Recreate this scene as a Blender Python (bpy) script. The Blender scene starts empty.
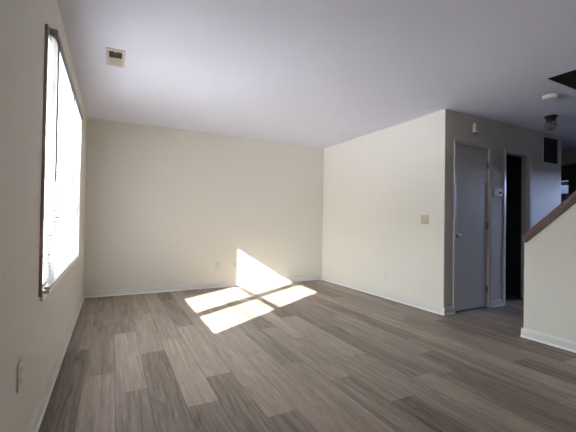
import bpy, bmesh, math, random
from mathutils import Vector, Matrix

random.seed(7)
S = bpy.context.scene
C = S.collection

# ------------------------------------------------------------------ camera
F_PX, YAW, PIT, ROL, CAM_H = 340.44, 0.4767, 0.0127, 0.0151, 1.0891
cam_data = bpy.data.cameras.new('camera')
cam_data.sensor_width = 36.0
cam_data.lens = F_PX / 576.0 * 36.0
cam_data.clip_start = 0.02
cam = bpy.data.objects.new('camera', cam_data)
C.objects.link(cam)
fw = Vector((math.sin(YAW) * math.cos(PIT), math.cos(YAW) * math.cos(PIT), math.sin(PIT)))
rt = Vector((math.cos(YAW), -math.sin(YAW), 0))
up = rt.cross(fw)
r2 = math.cos(ROL) * rt + math.sin(ROL) * up
u2 = -math.sin(ROL) * rt + math.cos(ROL) * up
M4 = Matrix((r2, u2, -fw)).transposed().to_4x4()
M4.translation = (0, 0, CAM_H)
cam.matrix_world = M4
S.camera = cam

# ------------------------------------------------------------------ world, sun, daylight
SKY_STRENGTH = 8.5
SUN_STRENGTH = 38.0
world = bpy.data.worlds.new('world')
S.world = world
world.use_nodes = True
wn, wl = world.node_tree.nodes, world.node_tree.links
wn.clear()
w_out = wn.new('ShaderNodeOutputWorld')
w_bg = wn.new('ShaderNodeBackground')
w_tc = wn.new('ShaderNodeTexCoord')
w_sep = wn.new('ShaderNodeSeparateXYZ')
w_ramp = wn.new('ShaderNodeValToRGB')
w_map = wn.new('ShaderNodeMapRange')
w_map.inputs['From Min'].default_value = -1
w_map.inputs['From Max'].default_value = 1
wl.new(w_tc.outputs['Generated'], w_sep.inputs[0])
wl.new(w_sep.outputs['Z'], w_map.inputs['Value'])
wl.new(w_map.outputs['Result'], w_ramp.inputs['Fac'])
el = w_ramp.color_ramp.elements
el[0].position = 0.0
el[0].color = (2.2, 2.25, 2.7, 1)
el[1].position = 1.0
el[1].color = (0.50, 0.66, 1.0, 1)
e = el.new(0.42); e.color = (2.3, 2.35, 2.8, 1)
e = el.new(0.485); e.color = (0.22, 0.25, 0.25, 1)
e = el.new(0.53); e.color = (0.25, 0.30, 0.30, 1)
e = el.new(0.58); e.color = (1.0, 1.06, 1.15, 1)
e = el.new(0.70); e.color = (0.80, 0.90, 1.0, 1)
wl.new(w_ramp.outputs['Color'], w_bg.inputs['Color'])
w_bg.inputs['Strength'].default_value = SKY_STRENGTH
wl.new(w_bg.outputs[0], w_out.inputs['Surface'])

SUN_DIR = Vector((1.0, 0.635, -0.617)).normalized()
sun_d = bpy.data.lights.new('sun', 'SUN')
sun_d.energy = SUN_STRENGTH
sun_d.angle = math.radians(0.53)
sun_d.color = (1.0, 0.97, 0.93)
sun = bpy.data.objects.new('sun', sun_d)
sun.rotation_euler = SUN_DIR.to_track_quat('-Z', 'Y').to_euler()
sun.location = (-6, -1, 5)
C.objects.link(sun)


def area(name, loc, rot, sx, sy, energy=0, color=(1, 1, 1), portal=False):
    d = bpy.data.lights.new(name, 'AREA')
    d.shape = 'RECTANGLE'
    d.size, d.size_y = sx, sy
    d.energy = energy
    d.color = color
    o = bpy.data.objects.new(name, d)
    o.location = loc
    o.rotation_euler = rot
    C.objects.link(o)
    if portal:
        d.cycles.is_portal = True
    return o


# portals in the three window openings (they only guide the sky light through the glass)
area('window_portal', (-0.47, 3.13, 1.40), (0, math.radians(-90), 0), 1.30, 1.80, portal=True)
area('patio_portal', (7.49, 1.90, 0.95), (0, math.radians(90), 0), 1.80, 0.58, portal=True)
# lamp added outside the unseen patio door, for blue light on the hall wall
area('patio_fill_light', (10.0, 0.80, 2.35), (0, math.radians(86), math.radians(-18)), 0.7, 0.7, energy=5000, color=(0.66, 0.76, 1.0))

S.view_settings.view_transform = 'Standard'
S.view_settings.look = 'None'
S.view_settings.exposure = 1.2
S.view_settings.gamma = 1.0
S.view_settings.use_curve_mapping = False
S.cycles.max_bounces = 12
S.cycles.diffuse_bounces = 8
S.cycles.transparent_max_bounces = 16
S.cycles.sample_clamp_indirect = 12.0

# ------------------------------------------------------------------ dimensions
XL, YB, XR, YD = -0.331, 5.347, 3.492, 2.729      # left wall, back wall, right wall, hall wall
H = 2.44
XK = 3.540                                         # living-room face of the stair knee wall
XE, YF = 7.35, -1.20                               # far side wall and the wall behind the camera
XEND = 6.14


# ------------------------------------------------------------------ materials
def mat(name, color, rough=0.5, metal=0.0, spec=0.5, bump=0.0, bscale=200.0, mottled=0.0, mscale=3.0, coat=0.0):
    m = bpy.data.materials.new(name)
    m.use_nodes = True
    n, l = m.node_tree.nodes, m.node_tree.links
    b = n['Principled BSDF']
    b.inputs['Base Color'].default_value = (*color, 1)
    b.inputs['Roughness'].default_value = rough
    b.inputs['Metallic'].default_value = metal
    b.inputs['Specular IOR Level'].default_value = spec
    b.inputs['Coat Weight'].default_value = coat
    tc = n.new('ShaderNodeTexCoord')
    nz = n.new('ShaderNodeTexNoise')
    nz.inputs['Scale'].default_value = mscale
    nz.inputs['Detail'].default_value = 4
    l.new(tc.outputs['Object'], nz.inputs['Vector'])
    mx = n.new('ShaderNodeMix')
    mx.data_type = 'RGBA'
    k = 1 - mottled
    mx.inputs['A'].default_value = (*[c * k for c in color], 1)
    mx.inputs['B'].default_value = (*[min(1, c * (1 + mottled)) for c in color], 1)
    l.new(nz.outputs['Fac'], mx.inputs['Factor'])
    l.new(mx.outputs['Result'], b.inputs['Base Color'])
    if bump:
        bn = n.new('ShaderNodeTexNoise')
        bn.inputs['Scale'].default_value = bscale
        bn.inputs['Detail'].default_value = 3
        l.new(tc.outputs['Object'], bn.inputs['Vector'])
        bp = n.new('ShaderNodeBump')
        bp.inputs['Strength'].default_value = bump
        bp.inputs['Distance'].default_value = 0.002
        l.new(bn.outputs['Fac'], bp.inputs['Height'])
        l.new(bp.outputs['Normal'], b.inputs['Normal'])
    return m


M = {}
M['wall'] = mat('cream_wall_paint', (0.73, 0.697, 0.628), 0.62, spec=0.3, bump=0.12, bscale=160, mottled=0.015, mscale=1.5)
M['ceiling'] = mat('white_ceiling_paint', (0.75, 0.76, 0.86), 0.9, spec=0.1, bump=0.5, bscale=90, mottled=0.02, mscale=40)
M['trim'] = mat('white_trim_paint', (0.88, 0.88, 0.88), 0.35, mottled=0.01)
M['base'] = mat('off_white_baseboard_paint', (0.70, 0.685, 0.65), 0.4, mottled=0.01)
M['door'] = mat('white_door_paint', (0.66, 0.65, 0.63), 0.33, bump=0.1, bscale=60, mottled=0.015)
M['white'] = mat('white_plastic', (0.70, 0.69, 0.66), 0.4, mottled=0.01)
M['almond'] = mat('almond_plastic', (0.50, 0.45, 0.32), 0.4, mottled=0.01)
M['pale'] = mat('pale_almond_plastic', (0.66, 0.62, 0.48), 0.4, mottled=0.01)
M['slat'] = mat('white_blind_slat', (0.82, 0.82, 0.82), 0.45, mottled=0.01)
M['vinyl'] = mat('white_window_vinyl', (0.78, 0.78, 0.78), 0.4, mottled=0.01)
M['rail'] = mat('grey_headrail', (0.30, 0.285, 0.27), 0.4, mottled=0.02)
M['brown'] = mat('casing_edge_shade', (0.40, 0.29, 0.23), 0.6, mottled=0.1, mscale=10)  # backlit shade of the casing edge, painted as brown
M['dark'] = mat('dark_slot', (0.02, 0.018, 0.016), 0.6)
M['black'] = mat('black_metal', (0.012, 0.012, 0.012), 0.5, spec=0.25)
M['filter'] = mat('dark_grille_metal', (0.02, 0.02, 0.02), 0.7)
M['register'] = mat('beige_register_metal', (0.62, 0.56, 0.50), 0.45, mottled=0.02)
M['nickel'] = mat('brushed_nickel', (0.62, 0.60, 0.57), 0.22, metal=1.0)
M['hinge'] = mat('hinge_steel', (0.30, 0.29, 0.27), 0.4, metal=0.8)
M['grey'] = mat('grey_plastic', (0.30, 0.31, 0.33), 0.4)
M['screen'] = mat('dark_display', (0.03, 0.035, 0.04), 0.2)
M['shaft'] = mat('stairwell_painted_shade', (0.05, 0.038, 0.030), 0.8, mottled=0.1)  # dark brown stands in for the lack of light up the shaft
M['carpet'] = mat('brown_stair_carpet', (0.20, 0.16, 0.125), 0.95, spec=0.05, bump=1.0, bscale=300, mottled=0.2, mscale=60)
M['cabinet'] = mat('dark_cabinet_wood', (0.035, 0.022, 0.018), 0.4, mottled=0.2, mscale=8)
M['curtain'] = mat('blue_grey_curtain', (0.20, 0.24, 0.30), 0.8, mottled=0.1, mscale=20)


def glass_pane(name='clear_window_glass', tint=(0.95, 0.97, 0.96)):
    m = bpy.data.materials.new(name)
    m.use_nodes = True
    n, l = m.node_tree.nodes, m.node_tree.links
    n.clear()
    out = n.new('ShaderNodeOutputMaterial')
    tr = n.new('ShaderNodeBsdfTransparent')
    tr.inputs['Color'].default_value = (*tint, 1)
    gl = n.new('ShaderNodeBsdfGlossy')
    gl.inputs['Roughness'].default_value = 0.02
    fr = n.new('ShaderNodeFresnel')
    fr.inputs['IOR'].default_value = 1.45
    mx = n.new('ShaderNodeMixShader')
    l.new(fr.outputs[0], mx.inputs[0])
    l.new(tr.outputs[0], mx.inputs[1])
    l.new(gl.outputs[0], mx.inputs[2])
    l.new(mx.outputs[0], out.inputs['Surface'])
    return m


M['glass'] = glass_pane()
M['tinted'] = glass_pane('patio_dimming_glass', (0.13, 0.14, 0.16))  # tint put in to cut the sky light reaching the hall
M['dim'] = glass_pane('window_dimming_glass', (0.17, 0.18, 0.23))  # tint put in to dim the sky behind the kitchen window


def globe_glass():
    m = mat('frosted_globe_glass', (0.34, 0.34, 0.33), 0.12, coat=0.2)
    b = m.node_tree.nodes['Principled BSDF']
    b.inputs['Transmission Weight'].default_value = 0.75
    b.inputs['IOR'].default_value = 1.3
    return m


M['globe'] = globe_glass()


def rail_wood():
    m = bpy.data.materials.new('reddish_rail_wood')
    m.use_nodes = True
    n, l = m.node_tree.nodes, m.node_tree.links
    b = n['Principled BSDF']
    tc = n.new('ShaderNodeTexCoord')
    mp = n.new('ShaderNodeMapping')
    mp.inputs['Rotation'].default_value = (math.radians(-43.5), 0, 0)
    mp.inputs['Scale'].default_value = (30, 3, 60)
    l.new(tc.outputs['Object'], mp.inputs['Vector'])
    nz = n.new('ShaderNodeTexNoise')
    nz.inputs['Scale'].default_value = 1.0
    nz.inputs['Detail'].default_value = 6
    l.new(mp.outputs[0], nz.inputs['Vector'])
    cr = n.new('ShaderNodeValToRGB')
    cr.color_ramp.elements[0].position = 0.3
    cr.color_ramp.elements[0].color = (0.04, 0.012, 0.006, 1)
    cr.color_ramp.elements[1].position = 0.7
    cr.color_ramp.elements[1].color = (0.20, 0.048, 0.020, 1)
    l.new(nz.outputs['Fac'], cr.inputs['Fac'])
    l.new(cr.outputs['Color'], b.inputs['Base Color'])
    b.inputs['Roughness'].default_value = 0.5
    return m


M['railwood'] = rail_wood()
M['mould'] = mat('dark_reddish_moulding_wood', (0.06, 0.02, 0.011), 0.5, mottled=0.2, mscale=12)


def floor_mat():
    m = bpy.data.materials.new('grey_brown_vinyl_planks')
    m.use_nodes = True
    n, l = m.node_tree.nodes, m.node_tree.links
    b = n['Principled BSDF']
    at = n.new('ShaderNodeAttribute'); at.attribute_name = 'tone'
    ah = n.new('ShaderNodeAttribute'); ah.attribute_name = 'seed'
    uv = n.new('ShaderNodeUVMap'); uv.uv_map = 'plank'
    # per-plank offset so that the grain does not run across seams
    cb = n.new('ShaderNodeCombineXYZ')
    ml = n.new('ShaderNodeMath'); ml.operation = 'MULTIPLY'; ml.inputs[1].default_value = 37.0
    l.new(ah.outputs['Fac'], ml.inputs[0])
    l.new(ml.outputs[0], cb.inputs[0]); l.new(ml.outputs[0], cb.inputs[1])
    ad = n.new('ShaderNodeVectorMath'); ad.operation = 'ADD'
    l.new(uv.outputs[0], ad.inputs[0]); l.new(cb.outputs[0], ad.inputs[1])

    def noise(sx, sy, detail, dist):
        mp = n.new('ShaderNodeMapping')
        mp.inputs['Scale'].default_value = (sx, sy, 1)
        l.new(ad.outputs[0], mp.inputs['Vector'])
        z = n.new('ShaderNodeTexNoise')
        z.inputs['Scale'].default_value = 1
        z.inputs['Detail'].default_value = detail
        z.inputs['Roughness'].default_value = 0.6
        z.inputs['Distortion'].default_value = dist
        l.new(mp.outputs[0], z.inputs['Vector'])
        return z
    fine = noise(150, 9.0, 8, 0.8)
    broad = noise(17, 0.95, 4, 1.8)

    def math2(op, a, bb):
        k = n.new('ShaderNodeMath'); k.operation = op
        for i, v in enumerate((a, bb)):
            if isinstance(v, (int, float)):
                k.inputs[i].default_value = v
            else:
                l.new(v, k.inputs[i])
        return k.outputs[0]
    t = at.outputs['Fac']
    g1 = math2('MULTIPLY', math2('SUBTRACT', fine.outputs['Fac'], 0.5), 0.75)
    g2 = math2('MULTIPLY', math2('SUBTRACT', broad.outputs['Fac'], 0.5), 1.05)
    tot = math2('ADD', math2('ADD', t, g1), g2)
    cr = n.new('ShaderNodeValToRGB')
    els = cr.color_ramp.elements
    els[0].position = 0.0; els[0].color = (0.088, 0.068, 0.053, 1)
    els[1].position = 1.0; els[1].color = (0.51, 0.42, 0.34, 1)
    q = els.new(0.5); q.color = (0.305, 0.248, 0.200, 1)
    l.new(tot, cr.inputs['Fac'])
    # seams
    sp = n.new('ShaderNodeSeparateXYZ')
    l.new(uv.outputs[0], sp.inputs[0])
    du = math2('MINIMUM', sp.outputs['X'], math2('SUBTRACT', 0.1855, sp.outputs['X']))
    dv = math2('MINIMUM', sp.outputs['Y'], math2('SUBTRACT', 1.22, sp.outputs['Y']))
    dm = math2('MINIMUM', du, dv)
    mr = n.new('ShaderNodeMapRange')
    mr.inputs['From Min'].default_value = 0.0006
    mr.inputs['From Max'].default_value = 0.0022
    l.new(dm, mr.inputs['Value'])
    mx = n.new('ShaderNodeMix'); mx.data_type = 'RGBA'
    mx.inputs['A'].default_value = (0.10, 0.082, 0.07, 1)
    l.new(mr.outputs['Result'], mx.inputs['Factor'])
    l.new(cr.outputs['Color'], mx.inputs['B'])
    l.new(mx.outputs['Result'], b.inputs['Base Color'])
    b.inputs['Roughness'].default_value = 0.42
    ro = n.new('ShaderNodeMapRange')
    ro.inputs['To Min'].default_value = 0.46
    ro.inputs['To Max'].default_value = 0.60
    l.new(fine.outputs['Fac'], ro.inputs['Value'])
    l.new(ro.outputs['Result'], b.inputs['Roughness'])
    b.inputs['Specular IOR Level'].default_value = 0.5
    bp = n.new('ShaderNodeBump')
    bp.inputs['Strength'].default_value = 0.25
    bp.inputs['Distance'].default_value = 0.001
    l.new(math2('ADD', fine.outputs['Fac'], mr.outputs['Result']), bp.inputs['Height'])
    l.new(bp.outputs['Normal'], b.inputs['Normal'])
    return m


M['floor'] = floor_mat()


# ------------------------------------------------------------------ mesh helpers
def box(bm, x0, x1, y0, y1, z0, z1, bev=0.0):
    vs = [bm.verts.new((x, y, z)) for x in (x0, x1) for y in (y0, y1) for z in (z0, z1)]
    fs = []
    for f in ((0, 1, 3, 2), (4, 6, 7, 5), (0, 4, 5, 1), (2, 3, 7, 6), (0, 2, 6, 4), (1, 5, 7, 3)):
        fs.append(bm.faces.new([vs[i] for i in f]))
    if bev:
        es = list({ed for f in fs for ed in f.edges})
        bmesh.ops.bevel(bm, geom=es, offset=bev, segments=2, affect='EDGES', profile=0.7)
    return vs


def prism(bm, pts, axis, a, b):
    """extrude a 2D outline (list of pairs) along axis from a to b"""
    def P(u, v, w):
        return {'x': (w, u, v), 'y': (u, w, v), 'z': (u, v, w)}[axis]
    A = [bm.verts.new(P(u, v, a)) for u, v in pts]
    B = [bm.verts.new(P(u, v, b)) for u, v in pts]
    bm.faces.new(A)
    bm.faces.new(B[::-1])
    k = len(pts)
    for i in range(k):
        bm.faces.new((A[i], B[i], B[(i + 1) % k], A[(i + 1) % k]))


def lathe(bm, prof, seg=32, mtx=None):
    """prof: list of (radius, height) about z"""
    rings = []
    for r, z in prof:
        if r < 1e-6:
            rings.append([bm.verts.new((0, 0, z))])
        else:
            rings.append([bm.verts.new((r * math.cos(2 * math.pi * i / seg), r * math.sin(2 * math.pi * i / seg), z)) for i in range(seg)])
    for a, b in zip(rings, rings[1:]):
        for i in range(seg):
            j = (i + 1) % seg
            if len(a) == 1 and len(b) == 1:
                continue
            if len(a) == 1:
                bm.faces.new((a[0], b[i], b[j]))
            elif len(b) == 1:
                bm.faces.new((a[i], b[0], a[j]))
            else:
                bm.faces.new((a[i], b[i], b[j], a[j]))
    if mtx is not None:
        bmesh.ops.transform(bm, matrix=mtx, verts=[v for r in rings for v in r])


def obj(name, bm, m, parent=None, smooth=False):
    bmesh.ops.recalc_face_normals(bm, faces=bm.faces)
    me = bpy.data.meshes.new(name)
    bm.to_mesh(me)
    bm.free()
    me.materials.append(m)
    if smooth:
        for p in me.polygons:
            p.use_smooth = True
        try:
            me.set_sharp_from_angle(angle=math.radians(35))
        except Exception:
            pass
    o = bpy.data.objects.new(name, me)
    C.objects.link(o)
    if parent:
        o.parent = parent
    return o


def bx(name, m, b, parent=None, bev=0.0):
    """one or several boxes as one mesh"""
    bm = bmesh.new()
    for q in (b if isinstance(b, list) else [b]):
        box(bm, *q, bev=bev)
    return obj(name, bm, m, parent)


def struct(o):
    o['kind'] = 'structure'
    return o


def empty(name, loc, rot=(0, 0, 0)):
    o = bpy.data.objects.new(name, None)
    o.empty_display_size = 0.05
    o.location = loc
    o.rotation_euler = rot
    C.objects.link(o)
    return o


def tag(o, label, cat, group=None):
    o['label'] = label
    o['category'] = cat
    if group:
        o['group'] = group
    return o


# ------------------------------------------------------------------ floor
PW, PL, X0 = 0.1855, 1.22, 0.0365
OFFS = {-2: 2.04, -1: 2.70, 0: 2.355, 1: 2.97, 2: 2.015, 3: 2.343, 4: 1.722, 5: 2.60, 6: 2.30, 7: 1.93, 8: 1.55,
        9: 2.206, 10: 1.73, 11: 1.666, 12: 2.01, 13: 2.322}
# tone of the planks the photo shows clearly: (row, start of plank) -> tone
TONES = {(-2, 2.04): .27, (-2, .82): .25, (-2, 3.26): .50, (-1, 2.70): .38, (-1, 1.48): .55, (-1, 3.92): .42,
         (0, 3.575): .40, (0, 2.355): .62, (0, 1.135): .42, (1, 2.97): .56, (1, 1.75): .33, (1, 4.19): .5,
         (2, 3.235): .52, (2, 2.015): .65, (2, .795): .33, (3, 3.563): .34, (3, 2.343): .62, (3, 1.123): .34,
         (4, 1.722): .60, (4, .502): .40, (4, 2.942): .60, (5, 2.60): .55, (5, 1.38): .56, (6, 2.30): .38, (6, 1.08): .50,
         (6, 3.52): .55, (7, 1.93): .52, (7, .71): .40, (8, .33): .22, (8, 1.55): .50, (9, 2.206): .60, (9, .986): .45,
         (10, 1.73): .34, (10, .51): .62, (11, 1.666): .48, (11, .446): .30, (12, 2.01): .55, (12, .79): .36,
         (13, 2.322): .36, (13, 1.102): .46}


def plank_tone(k, y0):
    for (kk, s), v in TONES.items():
        if kk == k and abs(s - y0) < 0.03:
            return v
    return random.choice((.26, .34, .40, .46, .50, .55, .62))


bm = bmesh.new()
uvl = bm.loops.layers.uv.new('plank')
tl = bm.faces.layers.float.new('tone')
sl = bm.faces.layers.float.new('seed')
fx0, fx1, fy0, fy1 = XL - 0.11, XE + 0.1, YF - 0.1, YB + 0.1
k = int(math.floor((fx0 - X0) / PW))
while X0 + k * PW < fx1:
    xa, xb = X0 + k * PW, X0 + (k + 1) * PW
    off = OFFS.get(k, random.uniform(1.3, 2.5))
    n0 = math.floor((fy0 - off) / PL)
    y0 = off + n0 * PL
    while y0 < fy1:
        ca, cb_, ya, yb = max(xa, fx0), min(xb, fx1), max(y0, fy0), min(y0 + PL, fy1)
        if yb - ya > 1e-4 and cb_ - ca > 1e-4:
            vs = [bm.verts.new(p) for p in ((ca, ya, 0), (cb_, ya, 0), (cb_, yb, 0), (ca, yb, 0))]
            f = bm.faces.new(vs)
            for lp in f.loops:
                lp[uvl].uv = (lp.vert.co.x - xa, lp.vert.co.y - y0)
            f[tl] = .47 + (plank_tone(k, y0) - .47) * 1.12
            f[sl] = random.random()
        y0 += PL
    k += 1
bmesh.ops.remove_doubles(bm, verts=bm.verts, dist=1e-5)
floor = struct(obj('floor', bm, M['floor']))

# ------------------------------------------------------------------ ceiling with the stairwell opening
HX0, HX1, HY0, HY1 = 3.562, 4.46, -1.0, 1.703
struct(bx('ceiling', M['ceiling'], [(XL - .12, HX0, YF - .12, YB + .12, H, H + .12), (HX1, XE + .12, YF - .12, YB + .12, H, H + .12),
                                   (HX0, HX1, HY1, YB + .12, H, H + .12), (HX0, HX1, YF - .12, HY0, H, H + .12)]))
# stairwell shaft and edge lining, the unlit upper floor's darkness painted on
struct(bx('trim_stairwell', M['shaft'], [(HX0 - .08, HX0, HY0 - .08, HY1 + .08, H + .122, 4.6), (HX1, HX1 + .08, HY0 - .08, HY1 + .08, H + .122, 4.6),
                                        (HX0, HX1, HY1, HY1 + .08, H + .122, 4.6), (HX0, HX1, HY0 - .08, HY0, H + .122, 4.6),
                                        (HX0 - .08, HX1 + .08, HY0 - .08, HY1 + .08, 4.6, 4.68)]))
struct(bx('trim_stairwell_shade', M['shaft'], [(HX0, HX0 + .006, HY0, HY1, H + .004, H + .121), (HX1 - .006, HX1, HY0, HY1, H + .004, H + .121),
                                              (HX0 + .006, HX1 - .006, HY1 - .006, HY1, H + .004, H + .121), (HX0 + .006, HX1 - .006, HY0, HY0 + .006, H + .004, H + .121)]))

# ------------------------------------------------------------------ walls
WY0, WY1, WZ0, WZ1 = 2.18, 4.005, 0.720, 2.045       # window opening in the left wall
struct(bx('wall_left', M['wall'], [(XL - .12, XL, YF - .12, WY0, 0, H), (XL - .12, XL, WY1, YB + .12, 0, H),
                                  (XL - .12, XL, WY0, WY1, 0, WZ0), (XL - .12, XL, WY0, WY1, WZ1, H)]))
struct(bx('wall_back', M['wall'], (XL, XE + .12, YB, YB + .12, 0, H)))
struct(bx('wall_front', M['wall'], (XL, XE + .12, YF - .12, YF, 0, H)))
struct(bx('wall_right', M['wall'], (XR, XR + .11, YD + .11, YB, 0, H)))
D1A, D1B, D2A, D2B, DH = 3.684, 4.345, 4.690, 5.290, 2.068
struct(bx('wall_hall', M['wall'], [(XR, D1A, YD, YD + .11, 0, H), (D1B, D2A, YD, YD + .11, 0, H), (D2B, XEND, YD, YD + .11, 0, H),
                                  (D1A, D1B, YD, YD + .11, DH, H), (D2A, D2B, YD, YD + .11, DH, H)]))
struct(bx('wall_closet', M['wall'], [(4.47, 4.57, YD + .11, YB, 0, H), (XEND - .11, XEND, YD + .11, YB, 0, H)]))
M['closet'] = mat('closet_painted_shade', (0.05, 0.045, 0.04), 0.8)  # darkness of the unlit closet, painted as a near-black colour
struct(bx('wall_closet_shade', M['closet'], [(4.571, 4.66, YD + .111, 4.2, 0, H), (5.40, XEND - .111, YD + .111, 4.2, 0, H), (4.66, 5.40, 4.1, 4.2, 0, H)]))  # inner walls added to keep the doorway dark
# far side wall with the added patio door and the small kitchen window
PY0, PY1, PZ1 = 1.60, 2.20, 2.00
KY0, KY1, KZ0, KZ1 = 3.04, 3.50, 1.28, 1.84
struct(bx('wall_far_side', M['wall'], [(XE, XE + .12, YF, PY0, 0, H), (XE, XE + .12, PY0, PY1, PZ1, H), (XE, XE + .12, PY1, KY0, 0, H),
                                      (XE, XE + .12, KY0, KY1, 0, KZ0), (XE, XE + .12, KY0, KY1, KZ1, H), (XE, XE + .12, KY1, YB, 0, H)]))
# wall on the far side of the stairs
struct(bx('wall_stair', M['wall'], (4.46, 4.56, YF, 1.55, 0, H)))
# knee wall beside the stairs, its top rising towards the camera with the flight
KN_Y = 1.876
SL = 0.948
KZ = 0.930
bm = bmesh.new()
ytop = KN_Y - (H - KZ) / SL
prism(bm, [(KN_Y, 0.0), (KN_Y, KZ), (ytop, H), (YF, H), (YF, 0.0)], 'x', XK, XK + .11)
struct(obj('wall_knee', bm, M['wall']))


# ------------------------------------------------------------------ baseboards
def bb_profile():
    # (distance from wall, height): board with a stepped top and a shoe moulding
    return [(0, 0), (.011, 0), (.011, .068), (.0075, .076), (.004, .086), (0, .088)]


SHOE = [(.0112, 0), (.019, 0), (.019, .008), (.016, .014), (.0112, .017)]


def baseboard(name, runs):
    """runs: list of (axis, fixed, sign, a, b): axis the run goes along, fixed wall coordinate, sign of the room side"""
    def build(prof0, nm, m, parent=None):
        bm = bmesh.new()
        for ax, fx, sg, a, b in runs:
            prism(bm, [(fx + sg * d, z) for d, z in prof0], ax, a, b)
        return obj(nm, bm, m, parent)
    root = struct(build(bb_profile(), name, M['base']))
    sh = build(SHOE, 'shoe_moulding', M['trim'], root)
    sh['label'] = 'narrow bright white shoe moulding'
    return root


baseboard('baseboard_left', [('y', XL, 1, YF, YB - .001)])
baseboard('baseboard_back', [('x', YB, -1, XL + .019, XR - .019)])
baseboard('baseboard_right', [('y', XR, -1, YD - .019, YB - .001)])
baseboard('baseboard_hall', [('x', YD, -1, XR, D1A - .036), ('x', YD, -1, D1B + .036, D2A - .036), ('x', YD, -1, D2B + .036, XEND)])
baseboard('baseboard_knee', [('y', XK, -1, YF, KN_Y + .019), ('x', KN_Y, 1, XK, XK + .11)])
baseboard('baseboard_far_side', [('y', XE, -1, PY1 + .08, 2.99)])


# ------------------------------------------------------------------ doors in the hall wall
def casing(bm, xa, xb, zt, w=.046, t=.015, y=YD):
    """moulded casing around an opening in the hall wall"""
    for x0, x1, s in ((xa - w, xa, 1), (xb, xb + w, -1)):
        pr = [(x0, y), (x1, y), (x1, y - (t * .6 if s == 1 else t)), (x0, y - (t if s == 1 else t * .6))]
        if s == -1:
            pr = [(x0, y), (x1, y), (x1, y - t), (x0, y - t * .6)]
        prism(bm, pr, 'z', 0, zt)
    prism(bm, [(y, zt), (y, zt + w), (y - t, zt + w), (y - t * .6, zt)], 'x', xa - w, xb + w)


def hinge(parent, x, y, z):
    bm = bmesh.new()
    box(bm, x - .026, x + .012, y - .004, y, z - .045, z + .045)
    lathe(bm, [(0, -.048), (.007, -.048), (.007, .048), (0, .048)], 12, Matrix.Translation((x + .004, y - .009, z)))
    obj('hinge', bm, M['hinge'], parent)


d1 = struct(empty('door_1', (D1A, YD, 0)))
d1.location = (0, 0, 0)
bm = bmesh.new(); casing(bm, D1A + .012, D1B - .012, DH - .012)
box(bm, D1A, D1A + .012, YD, YD + .11, 0, DH); box(bm, D1B - .012, D1B, YD, YD + .11, 0, DH); box(bm, D1A + .012, D1B - .012, YD, YD + .11, DH - .012, DH)
obj('door_casing', bm, M['door'], d1)
bx('door_slab', M['door'], (D1A + .015, D1B - .015, YD + .012, YD + .047, .018, DH - .016), d1, bev=.002)
bm = bmesh.new()
kr = Matrix.Translation((D1A + .058, YD + .012, .935)) @ Matrix.Rotation(math.radians(90), 4, 'X')
lathe(bm, [(0, 0), (.031, 0), (.031, .004), (.026, .009), (.012, .012), (.010, .030), (.018, .036), (.026, .046), (.027, .056), (.022, .066), (.010, .070), (0, .070)], 28, kr)
kn = obj('door_knob', bm, M['nickel'], d1, smooth=True)
kn['label'] = 'round polished metal knob'
for z in (1.84, 1.06, .24):
    hinge(d1, D1B - .014, YD + .012, z)

d2 = struct(empty('door_2', (0, 0, 0)))
bm = bmesh.new(); casing(bm, D2A + .012, D2B - .012, DH - .012)
box(bm, D2A, D2A + .012, YD, YD + .11, 0, DH); box(bm, D2B - .012, D2B, YD, YD + .11, 0, DH); box(bm, D2A + .012, D2B - .012, YD, YD + .11, DH - .012, DH)
box(bm, D2A + .012, D2A + .022, YD + .05, YD + .085, 0, DH - .012); box(bm, D2B - .022, D2B - .012, YD + .05, YD + .085, 0, DH - .012)
obj('door_casing', bm, M['door'], d2)

# ------------------------------------------------------------------ window in the left wall
w1 = struct(empty('window_1', (0, 0, 0)))
GX = -0.420                                          # plane of the glass
PANE = [(2.362, 2.985), (3.165, 3.912)]              # the two sash openings
ZB, ZM0, ZM1, ZT = 0.796, 1.372, 1.418, 2.002        # sill rail, meeting rail, head
bm = bmesh.new()
fr = (GX - .010, GX + .010)
box(bm, *fr, WY0, PANE[0][0], WZ0, WZ1)
box(bm, *fr, PANE[0][1], PANE[1][0], WZ0, WZ1)
box(bm, *fr, PANE[1][1], WY1, WZ0, WZ1)
for a, b in PANE:
    box(bm, *fr, a, b, WZ0, ZB)
    box(bm, *fr, a, b, ZT, WZ1)
obj('window_frame', bm, M['vinyl'], w1)
for a, b in PANE:
    bm = bmesh.new()
    box(bm, GX - .010, GX + .010, a, b, ZM0, ZM1)
    sr = obj('meeting_rail', bm, M['vinyl'], w1)
    bx('window_pane', M['glass'], [(GX - .002, GX + .002, a, b, ZB, ZM0), (GX - .002, GX + .002, a, b, ZM1, ZT)], w1)
# casing, stool and apron on the room side
cs = .014
cg = bx('window_casing', M['trim'], [(XL, XL + cs, WY1, WY1 + .055, WZ0 - .04, WZ1 + .055),
                                     (XL, XL + cs, WY0, WY1, WZ1, WZ1 + .055)], w1, bev=.002)
cn = bx('window_side_casing', M['brown'], (XL, XL + .013, 2.157, 2.182, .672, 2.098), w1, bev=.001)
cn['label'] = 'side casing strip with its shade painted brown'
bx('window_sill', M['trim'], [(XL, XL + .042, WY0 + .003, WY1 + .045, .682, .698),
                              (XL, XL + .012, WY0 + .03, WY1 + .02, .640, .681)], w1, bev=.002)


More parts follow.
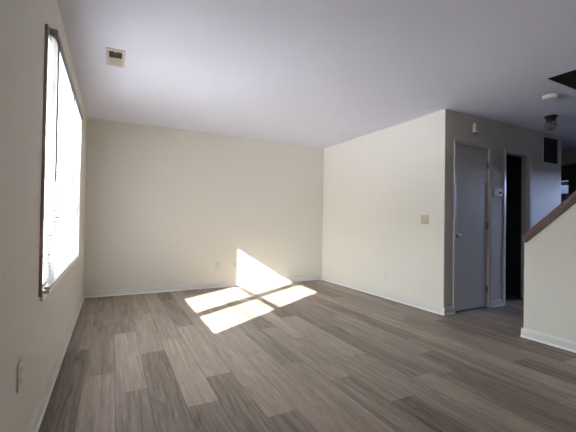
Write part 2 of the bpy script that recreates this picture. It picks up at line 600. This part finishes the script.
# ------------------------------------------------------------------ blinds
def make_blind(ya, yb, label, wand_len):
    root = empty('venetian_blind', (-.300, ya, .76))
    tag(root, label, 'blind', 'white slatted blinds over the window')
    W = yb - ya
    def P(x0, x1, y0, y1, z0, z1):                    # local coordinates
        return (x0 + .300, x1 + .300, y0 - ya, y1 - ya, z0 - .76, z1 - .76)
    ztop = 2.098
    hr = bx('headrail', M['rail'], P(-.3165, -.279, ya, yb, ztop - .034, ztop), root, bev=.002)
    # slats: gently crowned, tilted so that their room edge is lower
    bm = bmesh.new()
    tilt = math.radians(18)
    z = .732
    while z < ztop - .045:
        pts = []
        for i in range(5):
            s = (i / 4 - .5) * .025
            hcrown = .0012 * (1 - (2 * i / 4 - 1) ** 2)
            pts.append((s * math.cos(tilt) + hcrown * math.sin(tilt), -s * math.sin(tilt) + hcrown * math.cos(tilt)))
        th = .0005
        prof = [(x, z - .76 + h) for x, h in pts] + [(x, z - .76 + h - th) for x, h in pts[::-1]]
        prism(bm, prof, 'y', .004, W - .004)
        z += .0213
    obj('slats', bm, M['slat'], root)
    bx('bottom_rail', M['slat'], P(-.313, -.287, ya + .003, yb - .003, .702, .716), root, bev=.002)
    for yy in (ya + .12, yb - .12):
        for xx in (-.2875, -.3135):
            bx('ladder_cord', M['white'], P(xx, xx + .001, yy, yy + .0012, .735, ztop - .03), root)
    bm = bmesh.new()
    lathe(bm, [(0, 0), (.0045, 0), (.0045, wand_len), (0, wand_len)], 8, Matrix.Translation((.020, .055, 2.06 - .76 - wand_len)))
    o = obj('tilt_wand', bm, M['grey'], root)
    o['label'] = 'thin dark tilt wand'
    return root


make_blind(2.195, 3.055, 'white slatted blind over the window half nearer the camera', .78)
make_blind(3.065, 3.985, 'white slatted blind over the window half nearer the back wall', .78)

# unseen patio door on the far side wall, added to light the hall
dd = struct(empty('door_3_added', (0, 0, 0)))
bx('door_casing', M['vinyl'], [(XE + .02, XE + .08, PY0, PY0 + .06, 0, PZ1), (XE + .02, XE + .08, PY1 - .06, PY1, 0, PZ1), (XE + .02, XE + .08, (PY0 + PY1) / 2 - .04, (PY0 + PY1) / 2 + .04, 0, PZ1),
                               (XE + .02, XE + .08, PY0 + .06, PY1 - .06, PZ1 - .06, PZ1), (XE + .02, XE + .08, PY0 + .06, PY1 - .06, 0, .06)], dd)
bx('door_pane', M['tinted'], [(XE + .05, XE + .054, PY0 + .06, PY1 - .06, .06, PZ1 - .06)], dd)

# small kitchen window
w2 = struct(empty('window_2', (0, 0, 0)))
bx('window_frame', M['vinyl'], [(XE + .03, XE + .08, KY0, KY0 + .03, KZ0, KZ1), (XE + .03, XE + .08, KY1 - .03, KY1, KZ0, KZ1),
                                (XE + .03, XE + .08, KY0 + .03, KY1 - .03, KZ0, KZ0 + .03), (XE + .03, XE + .08, KY0 + .03, KY1 - .03, KZ1 - .03, KZ1)], w2)
bx('window_pane', M['dim'], (XE + .05, XE + .054, KY0 + .03, KY1 - .03, KZ0 + .03, KZ1 - .03), w2)
bm = bmesh.new()
n_ = 24
pr = [(XE - .006 - .006 * math.sin(i * 1.7), KY0 - .02 + (KY1 - KY0 + .04) * i / n_) for i in range(n_ + 1)]
prism(bm, pr + [(x - .004, y) for x, y in pr[::-1]], 'z', 1.22, 1.655)
tag(obj('cafe_curtain', bm, M['curtain']), 'blue-grey short curtain across the lower half of the small distant window', 'curtain')
# upper cabinets on the same wall
for (ya, yb, za, zb, lb) in ((3.02, 3.62, 1.86, 2.13, 'dark wooden wall cabinet above the small distant window, behind the stairs'),
                             (2.44, 3.015, 1.42, 2.13, 'dark wooden wall cabinet right of the small distant window, behind the stairs')):
    cab = empty('kitchen_cabinet', (XE, ya, za))
    tag(cab, lb, 'cabinet', 'dark kitchen wall cabinets')
    w_, h_ = yb - ya, zb - za
    bx('cabinet_body', M['cabinet'], (-.31, 0, 0, w_, 0, h_), cab)
    for s0, s1 in ((.004, w_ / 2 - .002), (w_ / 2 + .002, w_ - .004)):
        dr = bx('cabinet_door', M['cabinet'], [(-.328, -.311, s0, s1, .004, h_ - .004), (-.333, -.328, s0, s0 + .045, .004, h_ - .004), (-.333, -.328, s1 - .045, s1, .004, h_ - .004),
                                               (-.333, -.328, s0 + .045, s1 - .045, .004, .049), (-.333, -.328, s0 + .045, s1 - .045, h_ - .049, h_ - .004)], cab)

# ------------------------------------------------------------------ stairs and rail
bm = bmesh.new()
ns, rise, run = 12, H / 12.0, 0.2145
ys = 1.84
pts = [(ys, 0)]
for i in range(ns):
    pts.append((ys - i * run, (i + 1) * rise))
    pts.append((ys - (i + 1) * run, (i + 1) * rise))
pts.append((ys - ns * run, max(0, ns * rise - .35)))
pts.append((ys - run * 1.2, 0))
prism(bm, pts, 'x', XK + .112, 4.458)
st = obj('staircase', bm, M['carpet'])
tag(st, 'flight of stairs rising behind the low wall with the wooden rail', 'stairs')

rail = empty('stair_rail', (XK + .055, KN_Y, KZ))
tag(rail, 'reddish brown wooden rail cap sloping up along the low stair wall', 'handrail')
ang = math.atan(SL)
Lr = (H - KZ) / math.sin(ang) - .10


def rail_bar(name, n0, n1, hx, ext, m):
    """bar lying on the sloping wall top: n0..n1 measured square to the slope"""
    d = (-math.cos(ang), math.sin(ang))               # along the slope (y, z)
    nn = (math.sin(ang), math.cos(ang))
    def q(s, n): return (d[0] * s + nn[0] * n, d[1] * s + nn[1] * n)
    prof = [q(-ext, n0), q(Lr, n0), q(Lr, n1), q(-ext, n1)]
    bm = bmesh.new()
    prism(bm, prof, 'x', -hx, hx)
    bmesh.ops.bevel(bm, geom=list(bm.edges), offset=.004, segments=2, affect='EDGES')
    return obj(name, bm, m, rail)


rail_bar('rail_cap', .001, .040, .069, .004, M['railwood'])
d_ = (-math.cos(ang), math.sin(ang)); n_v = (math.sin(ang), math.cos(ang))
bm = bmesh.new()
for sx in (-1, 1):
    prof = [(d_[0] * s + n_v[0] * n, d_[1] * s + n_v[1] * n) for s, n in ((0.0, -.030), (Lr, -.030), (Lr, .0), (0.0, .0))]
    prism(bm, prof, 'x', sx * .056, sx * .068)
obj('rail_moulding', bm, M['mould'], rail)


# ------------------------------------------------------------------ electrical plates
def plate_frame(loc, facing):
    """Empty whose local +X looks into the room, Y to the side, Z up"""
    rz = {'+x': 0, '-x': math.pi, '-y': -math.pi / 2, '+y': math.pi / 2}[facing]
    return empty('wall_outlet', loc, (0, 0, rz))


def rounded(bm, x0, x1, hy, hz, cy=0, cz=0, r=.004):
    pts = []
    for cx_, cz_, a0 in ((hy - r, hz - r, 0), (-hy + r, hz - r, 90), (-hy + r, -hz + r, 180), (hy - r, -hz + r, 270)):
        for k_ in range(4):
            a = math.radians(a0 + k_ * 30)
            pts.append((cy + cx_ + r * math.cos(a), cz + cz_ + r * math.sin(a)))
    prism(bm, pts, 'x', x0, x1)


def outlet(loc, facing, label, m, group='duplex wall outlets'):
    r = plate_frame(loc, facing)
    tag(r, label, 'outlet', group)
    bm = bmesh.new(); rounded(bm, 0.0, .006, .035, .057)
    obj('cover_plate', bm, m, r)
    for cz in (-.021, .021):
        bm = bmesh.new(); rounded(bm, .0062, .0085, .0165, .0145, 0, cz, .009)
        s = obj('socket', bm, m, r)
        bx('socket_slots', M['dark'], [(.0086, .0090, -.0075, -.0055, cz - .003, cz + .006), (.0086, .0090, .0055, .0075, cz - .002, cz + .006),
                                       (.0086, .0090, -.0022, .0022, cz - .0095, cz - .0055)], r)
    return r


outlet((XL + .001, 1.765, .430), '+x', 'cream duplex outlet on the left wall low beside the camera', M['white'])
outlet((1.508, YB - .001, .360), '-y', 'almond duplex outlet on the back wall, left of the sunlit triangle', M['pale'])
outlet((XR - .001, 3.683, .330), '-x', 'white duplex outlet low on the right wall', M['white'])

jk = empty('cable_jack', (1.800, YB - .001, .355), (0, 0, -math.pi / 2))
tag(jk, 'almond cable jack plate on the back wall touching the sunlit triangle', 'wall jack')
bm = bmesh.new(); rounded(bm, 0, .006, .035, .057); obj('cover_plate', bm, M['pale'], jk)
bm = bmesh.new(); lathe(bm, [(0, .006), (.0075, .006), (.0075, .010), (.0048, .011), (.0048, .019), (0, .019)], 12, Matrix.Rotation(math.radians(90), 4, 'Y'))
obj('jack_connector', bm, M['nickel'], jk)

sw = empty('light_switch', (XR - .001, 3.010, 1.125), (0, 0, math.pi))
tag(sw, 'almond double light switch on the right wall near its outer corner', 'light switch')
bm = bmesh.new(); rounded(bm, 0, .006, .058, .058); obj('cover_plate', bm, M['almond'], sw)
for cy in (-.023, .023):
    bx('toggle_slot', M['register'], (.0062, .0068, cy - .0055, cy + .0055, -.0125, .0125), sw)
    bm = bmesh.new()
    prism(bm, [(.0068, -.004), (.018, .006), (.018, .012), (.0068, .006)], 'y', cy - .0045, cy + .0045)
    obj('toggle', bm, M['almond'], sw)

# thermostat
th = empty('thermostat', (4.500, YD - .001, 1.497), (0, 0, -math.pi / 2))
tag(th, 'small white and grey thermostat on the wall strip between the closed door and doorway', 'thermostat')
bx('thermostat_body', M['white'], (0, .024, -.085, .085, -.050, .050), th, bev=.004)
bx('control_panel', M['grey'], (.0245, .0275, -.080, .020, -.044, .044), th, bev=.001)
bm = bmesh.new(); lathe(bm, [(0, .0245), (.020, .0245), (.019, .032), (0, .033)], 24, Matrix.Translation((0, .045, 0)) @ Matrix.Rotation(math.radians(90), 4, 'Y'))
obj('control_dial', bm, M['screen'], th, smooth=True)

# door chime
ch = empty('door_chime', (4.030, YD - .001, 2.28), (0, 0, -math.pi / 2))
tag(ch, 'small off-white door chime box high above the closed door', 'door chime')
bx('chime_cover', M['white'], (.002, .045, -.040, .040, -.055, .055), ch, bev=.005)
bx('chime_base', M['grey'], (0, .030, -.048, .048, -.072, -.0555), ch, bev=.002)

# return air grille
gr = empty('air_return_grille', (5.818, YD - .001, 2.193), (0, 0, -math.pi / 2))
tag(gr, 'dark rectangular air return grille high on the hall wall right of the doorway', 'air vent')
gw, gh = .200, .188
bx('grille_frame', M['door'], [(0, .010, -gw - .02, -gw + .002, -gh - .02, gh + .02), (0, .010, gw - .002, gw + .02, -gh - .02, gh + .02),
                               (0, .010, -gw + .002, gw - .002, -gh - .02, -gh + .002), (0, .010, -gw + .002, gw - .002, gh - .002, gh + .02)], gr)
bx('grille_backing', M['dark'], (.0005, .0015, -gw + .003, gw - .003, -gh + .003, gh - .003), gr)
bm = bmesh.new()
z = -gh + .012
while z < gh - .008:
    prism(bm, [(.0025, z + .006), (.0085, z - .004), (.0092, z - .003), (.0032, z + .007)], 'y', -gw + .003, gw - .003)
    z += .0125
box(bm, .0093, .0105, .030, .036, -gh + .003, gh - .003)
obj('grille_louvers', bm, M['filter'], gr)

# smoke detector
sd = empty('smoke_detector', (4.060, 1.905, H))
tag(sd, 'round white smoke detector on the ceiling near the dark stairwell opening', 'smoke detector')
bm = bmesh.new(); lathe(bm, [(0, -.001), (.070, -.001), (.072, -.012), (.068, -.018)], 36); lathe(bm, [(.068, -.018), (.064, -.030), (.050, -.038), (.030, -.041), (0, -.042)], 36)
bmesh.ops.remove_doubles(bm, verts=bm.verts, dist=1e-5)
obj('detector_body', bm, M['white'], sd, smooth=True)
bm = bmesh.new()
for i in range(10):
    a = -1.1 + i * .24
    vs = box(bm, .0625, .0725, -.007, .007, -.030, -.016)
    bmesh.ops.rotate(bm, verts=vs, cent=(0, 0, 0), matrix=Matrix.Rotation(a, 3, 'Z'))
obj('detector_slots', bm, M['dark'], sd)

# flush mounted hall light
fl = empty('ceiling_light', (4.840, 2.263, H))
tag(fl, 'small ceiling light with black canopy and clear glass globe in the hall', 'ceiling light')
bm = bmesh.new(); lathe(bm, [(0, -.001), (.066, -.001), (.070, -.008), (.066, -.018), (.052, -.028), (.048, -.052), (.056, -.060), (.054, -.066), (0, -.066)], 36)
obj('canopy', bm, M['black'], fl, smooth=True)
bm = bmesh.new()
pp = [(.044, -.0668)]
for i in range(14):
    a = math.radians(42 + i * 138 / 13)              # from near the top round to the bottom
    pp.append((max(0.0, .066 * math.sin(a)), -.118 + .066 * math.cos(a)))
pp[-1] = (0, -.184)
lathe(bm, pp, 32)
obj('glass_globe', bm, M['globe'], fl, smooth=True)

# ceiling register
cv = empty('ceiling_register', (0.0, 3.218, H))
tag(cv, 'beige ceiling air register near the window', 'air vent')
hx, hy = .070, .168
ix, iy = .048, .132
bx('register_frame', M['register'], [(-hx, -ix, -hy, hy, -.007, -.0005), (ix, hx, -hy, hy, -.007, -.0005), (-ix, ix, -hy, -iy, -.007, -.0005), (-ix, ix, iy, hy, -.007, -.0005),
                                     (-ix, ix, -.004, .004, -.007, -.0005)], cv)
bx('register_backing', M['dark'], (-ix + .0005, ix - .0005, -iy + .0005, iy - .0005, -.0015, -.0005), cv)
bm = bmesh.new()
y = -iy + .010
while y < iy - .006:
    if abs(y) > .010:
        s = -1 if y < 0 else 1
        prism(bm, [(y - s * .0035, -.0022), (y + s * .0045, -.0085), (y + s * .0055, -.0080), (y - s * .0025, -.0018)], 'x', -ix + .001, ix - .001)
    y += .0175 if y < -.012 else .0125
obj('register_louvers', bm, M['register'], cv)
bx('damper_lever', M['white'], (-.006, .006, -hy + .012, -hy + .040, -.016, -.0072), cv)

# blank disc on the ceiling
bm = bmesh.new(); lathe(bm, [(0, -.001), (.062, -.001), (.062, -.006), (.056, -.011), (0, -.012)], 36)
o = obj('ceiling_cover_plate', bm, M['white'], smooth=True)
o.location = (3.165, 4.30, H)
tag(o, 'flat round white cover plate on the ceiling near the right back corner', 'cover plate')
